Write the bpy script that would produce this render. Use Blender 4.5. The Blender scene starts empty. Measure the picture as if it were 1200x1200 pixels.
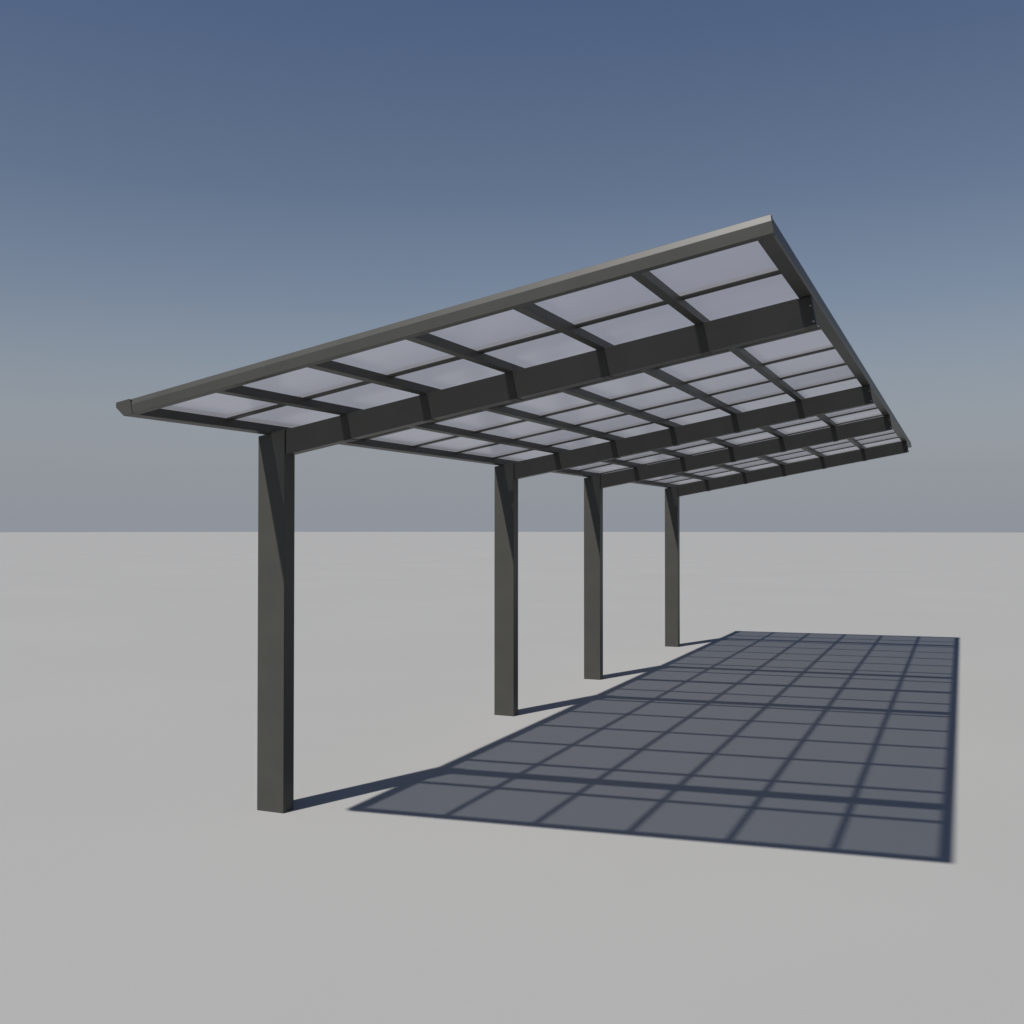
import bpy, bmesh, math, random
from mathutils import Vector, Matrix

# ------------------------------------------------------------------ camera, light, exposure
scene = bpy.context.scene
COL = scene.collection
CX, CY, CZ = 3.672, -4.9406, 1.6
YAW, PITCH, ROLL = math.radians(23.106), math.radians(0.7985), math.radians(0.02)
F = Vector((-math.sin(YAW)*math.cos(PITCH), math.cos(YAW)*math.cos(PITCH), math.sin(PITCH)))
R0 = Vector((math.cos(YAW), math.sin(YAW), 0)); U0 = R0.cross(F)
R = R0*math.cos(ROLL) + U0*math.sin(ROLL); U = U0*math.cos(ROLL) - R0*math.sin(ROLL)
cam = bpy.data.objects.new('camera', bpy.data.cameras.new('camera'))
COL.objects.link(cam)
cam.matrix_world = Matrix(((R.x, U.x, -F.x, CX), (R.y, U.y, -F.y, CY), (R.z, U.z, -F.z, CZ), (0, 0, 0, 1)))
cam.data.sensor_width = 36; cam.data.lens = 1238.2/1200*36
cam.data.clip_start = 0.05; cam.data.clip_end = 3000
scene.camera = cam

SV, SU = 0.2141, 0.6016                       # shadow drift per metre of height
sun_dir = Vector((-SV, -SU, 1)).normalized()  # towards the sun
EL = math.asin(sun_dir.z); AZ = math.atan2(sun_dir.x, sun_dir.y)
world = bpy.data.worlds.new("World"); scene.world = world; world.use_nodes = True
wn = world.node_tree.nodes; wl = world.node_tree.links
sky = wn.new('ShaderNodeTexSky'); sky.sky_type = 'NISHITA'; sky.sun_disc = False
sky.sun_elevation = EL; sky.sun_rotation = AZ
sky.air_density = 1.0; sky.dust_density = 0.3; sky.ozone_density = 1.0
bg = wn['Background']; bg.inputs['Strength'].default_value = 0.052
tint = wn.new('ShaderNodeMix'); tint.data_type = 'RGBA'; tint.blend_type = 'MULTIPLY'; tint.inputs['Factor'].default_value = 1
tint.inputs['B'].default_value = (1.06, 0.95, 0.92, 1)
tr2 = wn.new('ShaderNodeValToRGB'); tr2.color_ramp.elements[0].position = 0.34; tr2.color_ramp.elements[1].position = 0.75
tr2.color_ramp.elements[0].color = (1.06, 0.95, 0.92, 1); tr2.color_ramp.elements[1].color = (0.62, 0.80, 1.12, 1)
wl.new(tr2.outputs[0], tint.inputs['B'])
wl.new(sky.outputs[0], tint.inputs['A'])
geo = wn.new('ShaderNodeTexCoord'); sep = wn.new('ShaderNodeSeparateXYZ'); hz = wn.new('ShaderNodeValToRGB')
wl.new(geo.outputs['Generated'], sep.inputs[0]); wl.new(sep.outputs['Z'], hz.inputs[0]); wl.new(sep.outputs['Z'], tr2.inputs[0])
cr = hz.color_ramp; cr.interpolation = 'LINEAR'          # grey haze towards the horizon
cr.elements[0].position = 0.0; cr.elements[0].color = (1, 1, 1, 1)
cr.elements[1].position = 0.30; cr.elements[1].color = (0, 0, 0, 1)
for p_, v_ in ((0.05, 0.93), (0.13, 0.55), (0.20, 0.2)):
    e_ = cr.elements.new(p_); e_.color = (v_, v_, v_, 1)
hm = wn.new('ShaderNodeMix'); hm.data_type = 'RGBA'; hm.inputs['B'].default_value = (4.17, 4.50, 5.08, 1)
wl.new(hz.outputs[0], hm.inputs['Factor']); wl.new(tint.outputs['Result'], hm.inputs['A'])
wl.new(hm.outputs['Result'], bg.inputs['Color'])
sun = bpy.data.objects.new('sun', bpy.data.lights.new('sun', 'SUN')); COL.objects.link(sun)
sun.data.energy = 5.0; sun.data.angle = math.radians(0.9); sun.data.color = (1.0, 0.965, 0.91)
sun.rotation_euler = sun_dir.to_track_quat('Z', 'Y').to_euler(); sun.location = (0, 0, 20)
vs = scene.view_settings
vs.view_transform = 'Standard'; vs.look = 'None'; vs.gamma = 1; vs.exposure = 0.35; vs.use_curve_mapping = False

# ------------------------------------------------------------------ materials
def new_mat(name):
    m = bpy.data.materials.new(name); m.use_nodes = True
    return m, m.node_tree.nodes, m.node_tree.links

def noise_mix(n, l, c1, c2, scale, detail=4, stretch=None):
    tc = n.new('ShaderNodeTexCoord'); mp = n.new('ShaderNodeMapping')
    if stretch: mp.inputs['Scale'].default_value = stretch
    nz = n.new('ShaderNodeTexNoise'); nz.inputs['Scale'].default_value = scale; nz.inputs['Detail'].default_value = detail
    rp = n.new('ShaderNodeValToRGB')
    rp.color_ramp.elements[0].position = 0.3; rp.color_ramp.elements[1].position = 0.7
    rp.color_ramp.elements[0].color = (*c1, 1); rp.color_ramp.elements[1].color = (*c2, 1)
    l.new(tc.outputs['Object'], mp.inputs[0]); l.new(mp.outputs[0], nz.inputs['Vector']); l.new(nz.outputs['Fac'], rp.inputs[0])
    return rp, nz

def paint(name, c, var=0.06, rough=0.42):
    m, n, l = new_mat(name); b = n['Principled BSDF']
    rp, nz = noise_mix(n, l, [x*(1-var) for x in c], [x*(1+var) for x in c], 5)
    l.new(rp.outputs[0], b.inputs['Base Color'])
    b.inputs['Roughness'].default_value = rough
    b.inputs['Specular IOR Level'].default_value = 0.20
    f = n.new('ShaderNodeTexNoise'); f.inputs['Scale'].default_value = 900
    bp = n.new('ShaderNodeBump'); bp.inputs['Strength'].default_value = 0.06; bp.inputs['Distance'].default_value = 0.001
    l.new(f.outputs['Fac'], bp.inputs['Height']); l.new(bp.outputs[0], b.inputs['Normal'])
    return m
M_frame = paint('bronze_aluminium', (0.050, 0.0498, 0.0452))
M_clamp = paint('dark_clamp_paint', (0.038, 0.038, 0.035), rough=0.5)
M_glint = paint('glint_metal', (0.35, 0.35, 0.35), rough=0.3); M_glint.node_tree.nodes['Principled BSDF'].inputs['Metallic'].default_value = 0.8  # pale metal only for the discs that imitate light glints

m, n, l = new_mat('pale_ground'); b = n['Principled BSDF']
rp, nz = noise_mix(n, l, (0.247, 0.248, 0.244), (0.257, 0.258, 0.254), 0.25, 5)
fn = n.new('ShaderNodeTexNoise'); fn.inputs['Scale'].default_value = 140; fn.inputs['Detail'].default_value = 6
tc = n.new('ShaderNodeTexCoord'); l.new(tc.outputs['Object'], fn.inputs['Vector'])
mx = n.new('ShaderNodeMix'); mx.data_type = 'RGBA'; mx.blend_type = 'MULTIPLY'; mx.inputs['Factor'].default_value = 0.10
l.new(rp.outputs[0], mx.inputs['A']); l.new(fn.outputs['Fac'], mx.inputs['B'])
l.new(mx.outputs['Result'], b.inputs['Base Color'])
b.inputs['Roughness'].default_value = 0.95; b.inputs['Specular IOR Level'].default_value = 0.1
M_ground = m

m, n, l = new_mat('frosted_polycarbonate')
for x in list(n):
    if x.type != 'OUTPUT_MATERIAL': n.remove(x)
out = n['Material Output']
tr = n.new('ShaderNodeBsdfTransparent'); tr.inputs[0].default_value = (0.86, 0.89, 0.96, 1)
tl = n.new('ShaderNodeBsdfTranslucent'); tl.inputs[0].default_value = (0.240, 0.240, 0.268, 1)
df = n.new('ShaderNodeBsdfDiffuse'); df.inputs[0].default_value = (0.28, 0.275, 0.30, 1)
gl = n.new('ShaderNodeBsdfGlossy'); gl.inputs['Roughness'].default_value = 0.22
m1 = n.new('ShaderNodeMixShader'); m1.inputs[0].default_value = 0.25
m2 = n.new('ShaderNodeMixShader'); m2.inputs[0].default_value = 0.25
m3 = n.new('ShaderNodeMixShader'); fr = n.new('ShaderNodeFresnel'); fr.inputs[0].default_value = 1.45
l.new(tl.outputs[0], m1.inputs[1]); l.new(df.outputs[0], m1.inputs[2])
l.new(m1.outputs[0], m2.inputs[1]); l.new(tr.outputs[0], m2.inputs[2])
fm = n.new('ShaderNodeMath'); fm.operation = 'MULTIPLY'; fm.inputs[1].default_value = 0.6
l.new(fr.outputs[0], fm.inputs[0]); l.new(fm.outputs[0], m3.inputs[0]); l.new(m2.outputs[0], m3.inputs[1]); l.new(gl.outputs[0], m3.inputs[2])
l.new(m3.outputs[0], out.inputs[0])
M_panel = m

m, n, l = new_mat('clear_cap_layer')          # smooth clear outer skin of the sheet
for x in list(n):
    if x.type != 'OUTPUT_MATERIAL': n.remove(x)
tr = n.new('ShaderNodeBsdfTransparent'); tr.inputs[0].default_value = (0.97, 0.975, 0.98, 1)
gl = n.new('ShaderNodeBsdfGlossy'); gl.inputs['Roughness'].default_value = 0.05
mm = n.new('ShaderNodeMixShader'); mm.inputs[0].default_value = 0.04
l.new(tr.outputs[0], mm.inputs[1]); l.new(gl.outputs[0], mm.inputs[2]); l.new(mm.outputs[0], n['Material Output'].inputs[0])
M_clear = m

# ------------------------------------------------------------------ ground
bm = bmesh.new()
rings = [0, 4, 10, 25, 60, 150, 330]; N = 192; prev = None
for r in rings:
    if r == 0: cur = [bm.verts.new((CX, CY, 0))]
    else: cur = [bm.verts.new((CX + r*math.cos(2*math.pi*i/N), CY + r*math.sin(2*math.pi*i/N), 0)) for i in range(N)]
    if prev:
        for i in range(N):
            j = (i+1) % N
            if len(prev) == 1: bm.faces.new((prev[0], cur[i], cur[j]))
            else: bm.faces.new((prev[i], cur[i], cur[j], prev[j]))
    prev = cur
me = bpy.data.meshes.new('ground'); bm.to_mesh(me); bm.free(); me.materials.append(M_ground)
ground = bpy.data.objects.new('ground', me); COL.objects.link(ground)
ground['kind'] = 'structure'; ground['label'] = 'pale grey level ground reaching to the horizon'

# ------------------------------------------------------------------ carport
SLOPE = math.atan(0.1785); CA, SA = math.cos(SLOPE), math.sin(SLOPE)
OX, OZ = 0.0373, 2.1211                         # low eave, underside of the roof frame
def rp3(s, u, h): return Vector((OX + s*CA - h*SA, u, OZ + s*SA + h*CA))

root = bpy.data.objects.new('carport', None); COL.objects.link(root)
root.location = (0.09, 4.5, 0)
root['label'] = 'dark bronze cantilever carport with four posts and sloping frosted panel roof'
root['category'] = 'carport'

def link(name, bm, mat, parent=root, bevel=0.0):
    if bevel:
        bmesh.ops.bevel(bm, geom=list(bm.edges), offset=bevel, segments=2, profile=0.6, affect='EDGES')
    bmesh.ops.recalc_face_normals(bm, faces=bm.faces)
    c = Vector((0, 0, 0))
    for v in bm.verts: c += v.co
    c /= len(bm.verts)
    for v in bm.verts: v.co -= c
    me = bpy.data.meshes.new(name); bm.to_mesh(me); bm.free(); me.materials.append(mat)
    o = bpy.data.objects.new(name, me); COL.objects.link(o); o.parent = parent
    p = Vector((0, 0, 0)); q = parent
    while q is not None: p += q.location; q = q.parent
    o.location = c - p
    return o

def hexa(pts):                                # 8 points: bottom ring, top ring
    bm = bmesh.new(); v = [bm.verts.new(p) for p in pts]
    for f in ((0,1,2,3), (4,5,6,7), (0,1,5,4), (1,2,6,5), (2,3,7,6), (3,0,4,7)): bm.faces.new([v[i] for i in f])
    return bm
def rbox(s0, s1, u0, u1, h0, h1):
    return hexa([rp3(s0,u0,h0), rp3(s1,u0,h0), rp3(s1,u1,h0), rp3(s0,u1,h0),
                 rp3(s0,u0,h1), rp3(s1,u0,h1), rp3(s1,u1,h1), rp3(s0,u1,h1)])
def prism(a, b):                              # two matching outlines
    bm = bmesh.new(); A = [bm.verts.new(p) for p in a]; B = [bm.verts.new(p) for p in b]; k = len(a)
    bm.faces.new(A); bm.faces.new(B)
    for i in range(k): bm.faces.new((A[i], A[(i+1) % k], B[(i+1) % k], B[i]))
    return bm
def cyl(p, axis, r, length, n=10):
    z = axis.normalized(); x = z.orthogonal().normalized(); y = z.cross(x)
    a = [p + (x*math.cos(2*math.pi*i/n) + y*math.sin(2*math.pi*i/n))*r for i in range(n)]
    return prism(a, [q + z*length for q in a])

PW, PT = 0.178, 0.100                         # post section
D1, D2 = 3.2841, 2.3112
posts = [0.0, D1, D1+D2, 2*D1+D2]
FR, BK, MID = -1.082, 10.06, 4.497            # front edge, back edge, joint of the two roof bays
PITCHR = 0.4995; RW = 0.040
S_R = [0.049 + PITCHR*k - RW for k in range(1, 6)]   # left faces of inner rafters

for u in posts:
    z = lambda x: OZ + (x-OX)*0.1785 - 0.002
    link('post', hexa([(0,u,0), (PW,u,0), (PW,u+PT,0), (0,u+PT,0),
                       (0,u,z(0)), (PW,u,z(PW)), (PW,u+PT,z(PW)), (0,u+PT,z(0))]), M_frame, bevel=0.0025)
    b0 = u + 0.007; b1 = u + 0.082
    s0 = (PW + 0.004 - OX)/CA
    # left end cut plumb against the post
    def P(x, h):
        s = (x - OX + h*SA)/CA
        return lambda uu: rp3(s, uu, h)
    lo, hi = P(PW+0.004, -0.140), P(PW+0.004, -0.001)
    beam = link('beam', hexa([lo(b0), rp3(2.993,b0,-0.140), rp3(2.993,b1,-0.140), lo(b1),
                              hi(b0), rp3(2.993,b0,-0.001), rp3(2.993,b1,-0.001), hi(b1)]), M_frame, bevel=0.002)
    link('joint_plate', hexa([(PW,u+0.014,z(PW)-0.135), (PW+0.004,u+0.014,z(PW)-0.135), (PW+0.004,u+0.084,z(PW)-0.135), (PW,u+0.084,z(PW)-0.135),
                              (PW,u+0.014,z(PW)-0.004), (PW+0.004,u+0.014,z(PW)-0.004), (PW+0.004,u+0.084,z(PW)-0.004), (PW,u+0.084,z(PW)-0.004)]), M_clamp, beam)
    cap = link('end_cap', rbox(2.9932, 3.050, b0+0.004, b1-0.004, -0.139, -0.003), M_clamp, beam, 0.002)
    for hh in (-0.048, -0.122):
        link('glint_disc', cyl(rp3(3.040, b0+0.0045, hh), Vector((0,-1,0)), 0.0045, 0.003), M_glint, beam)  # made-up pale discs, imitating bright panel glimpsed through gaps beside the cap
    for s in S_R:                             # saddle clamp wrapping the beam under each rafter
        c = s + RW/2; w = 0.022
        bm = bmesh.new()
        o1 = [(b0-0.003, -0.0005), (b0-0.003, -0.143), (b1+0.003, -0.143), (b1+0.003, -0.0005), (b1+0.0005, -0.0005), (b1+0.0005, -0.1405), (b0-0.0005, -0.1405), (b0-0.0005, -0.0005)]
        link('clamp', prism([rp3(c-w, a, h) for a, h in o1], [rp3(c+w, a, h) for a, h in o1]), M_clamp, beam)

# roof frame
FT = 0.042                                    # depth of the edge trims
mods = [(FR, MID), (MID, BK)]
def edge_trim(u, d):                          # d = +1 trim grows away from the viewer side
    o = [(0, 0), (0, 0.046), (0.010, 0.073), (FT, 0.073), (FT, 0.0)]
    s0, s1 = 0.0515, 3.062
    t = link('edge_trim', prism([rp3(s0, u+d*a, h) for a, h in o], [rp3(s1, u+d*a, h) for a, h in o]), M_frame, bevel=0.0015)
    return t
edge_trim(FR, 1); edge_trim(BK, -1)
for d in (-1, 1):                             # the two roof bays meet
    o = [(0.001, 0.002), (0.001, 0.070), (0.042, 0.070), (0.042, 0.002)]
    link('joint_trim', prism([rp3(0.051, MID+d*a, h) for a, h in o], [rp3(2.994, MID+d*a, h) for a, h in o]), M_frame, bevel=0.0015)

g_prof = [(0.0, 0.0), (0.049, 0.0), (0.049, 0.068), (0.044, 0.073), (-0.036, 0.073), (-0.041, 0.050)]
def swell(prof, e):
    cx = sum(p[0] for p in prof)/len(prof); cy = sum(p[1] for p in prof)/len(prof)
    return [(x + e*math.copysign(1, x-cx), y + e*math.copysign(1, y-cy)) for x, y in prof]
r_prof = [(2.995, 0.0), (3.054, 0.0), (3.060, 0.006), (3.062, 0.066), (3.058, 0.074), (2.995, 0.074)]
for name, prof in (('gutter', g_prof), ('high_edge_beam', r_prof)):
    for (a, c) in mods:
        hi_ = name != 'gutter'
        a2 = a + (0.0015 if a > 0 else (FT+0.0005 if hi_ else 0.003)); c2 = c - (0.0015 if c < 10 else (FT+0.0005 if hi_ else 0.003))
        g = link(name, prism([rp3(s, a2, h) for s, h in prof], [rp3(s, c2, h) for s, h in prof]), M_frame, bevel=0.0015)
        if hi_: continue
        e = a2 if a < 0 else c2; sg = -1 if a < 0 else 1
        pf = swell(prof, 0.0007)
        link('end_cap', prism([rp3(s, e+sg*0.0002, h) for s, h in pf], [rp3(s, e+sg*0.0042, h) for s, h in pf]), M_frame, g, 0.001)

for (a, c) in mods:
    ra = a + (FT+0.0005 if a < 0 else 0.0435); rc = c - (0.0435 if c < 10 else FT+0.0005)
    for s in S_R:
        link('rafter', rbox(s, s+RW, ra, rc, 0.0, 0.044), M_frame, bevel=0.0015)
    mid = (a+c)/2 - (0.003 if a < 0 else -0.01)
    bars = [mid + 0.6904*k for k in range(-3, 4)]
    for bu in bars:
        link('glazing_bar', rbox(0.0495, 2.9945, bu-0.0225, bu+0.0225, 0.037, 0.064), M_frame, bevel=0.001)
    us = [ra+0.001] + [x for bu in bars for x in (bu-0.023, bu+0.023)] + [rc-0.001]
    ss = [0.0505] + [x for s in S_R for x in (s+RW/2-0.001, s+RW/2+0.001)] + [2.994]
    for i in range(0, len(us), 2):
        for j in range(0, len(ss), 2):
            pn = link('roof_panel', rbox(ss[j], ss[j+1], us[i], us[i+1], 0.046, 0.0495), M_panel)
            pn.data.materials.append(M_clear)
            for f_ in pn.data.polygons:
                if f_.normal.z > -0.5: f_.material_index = 1
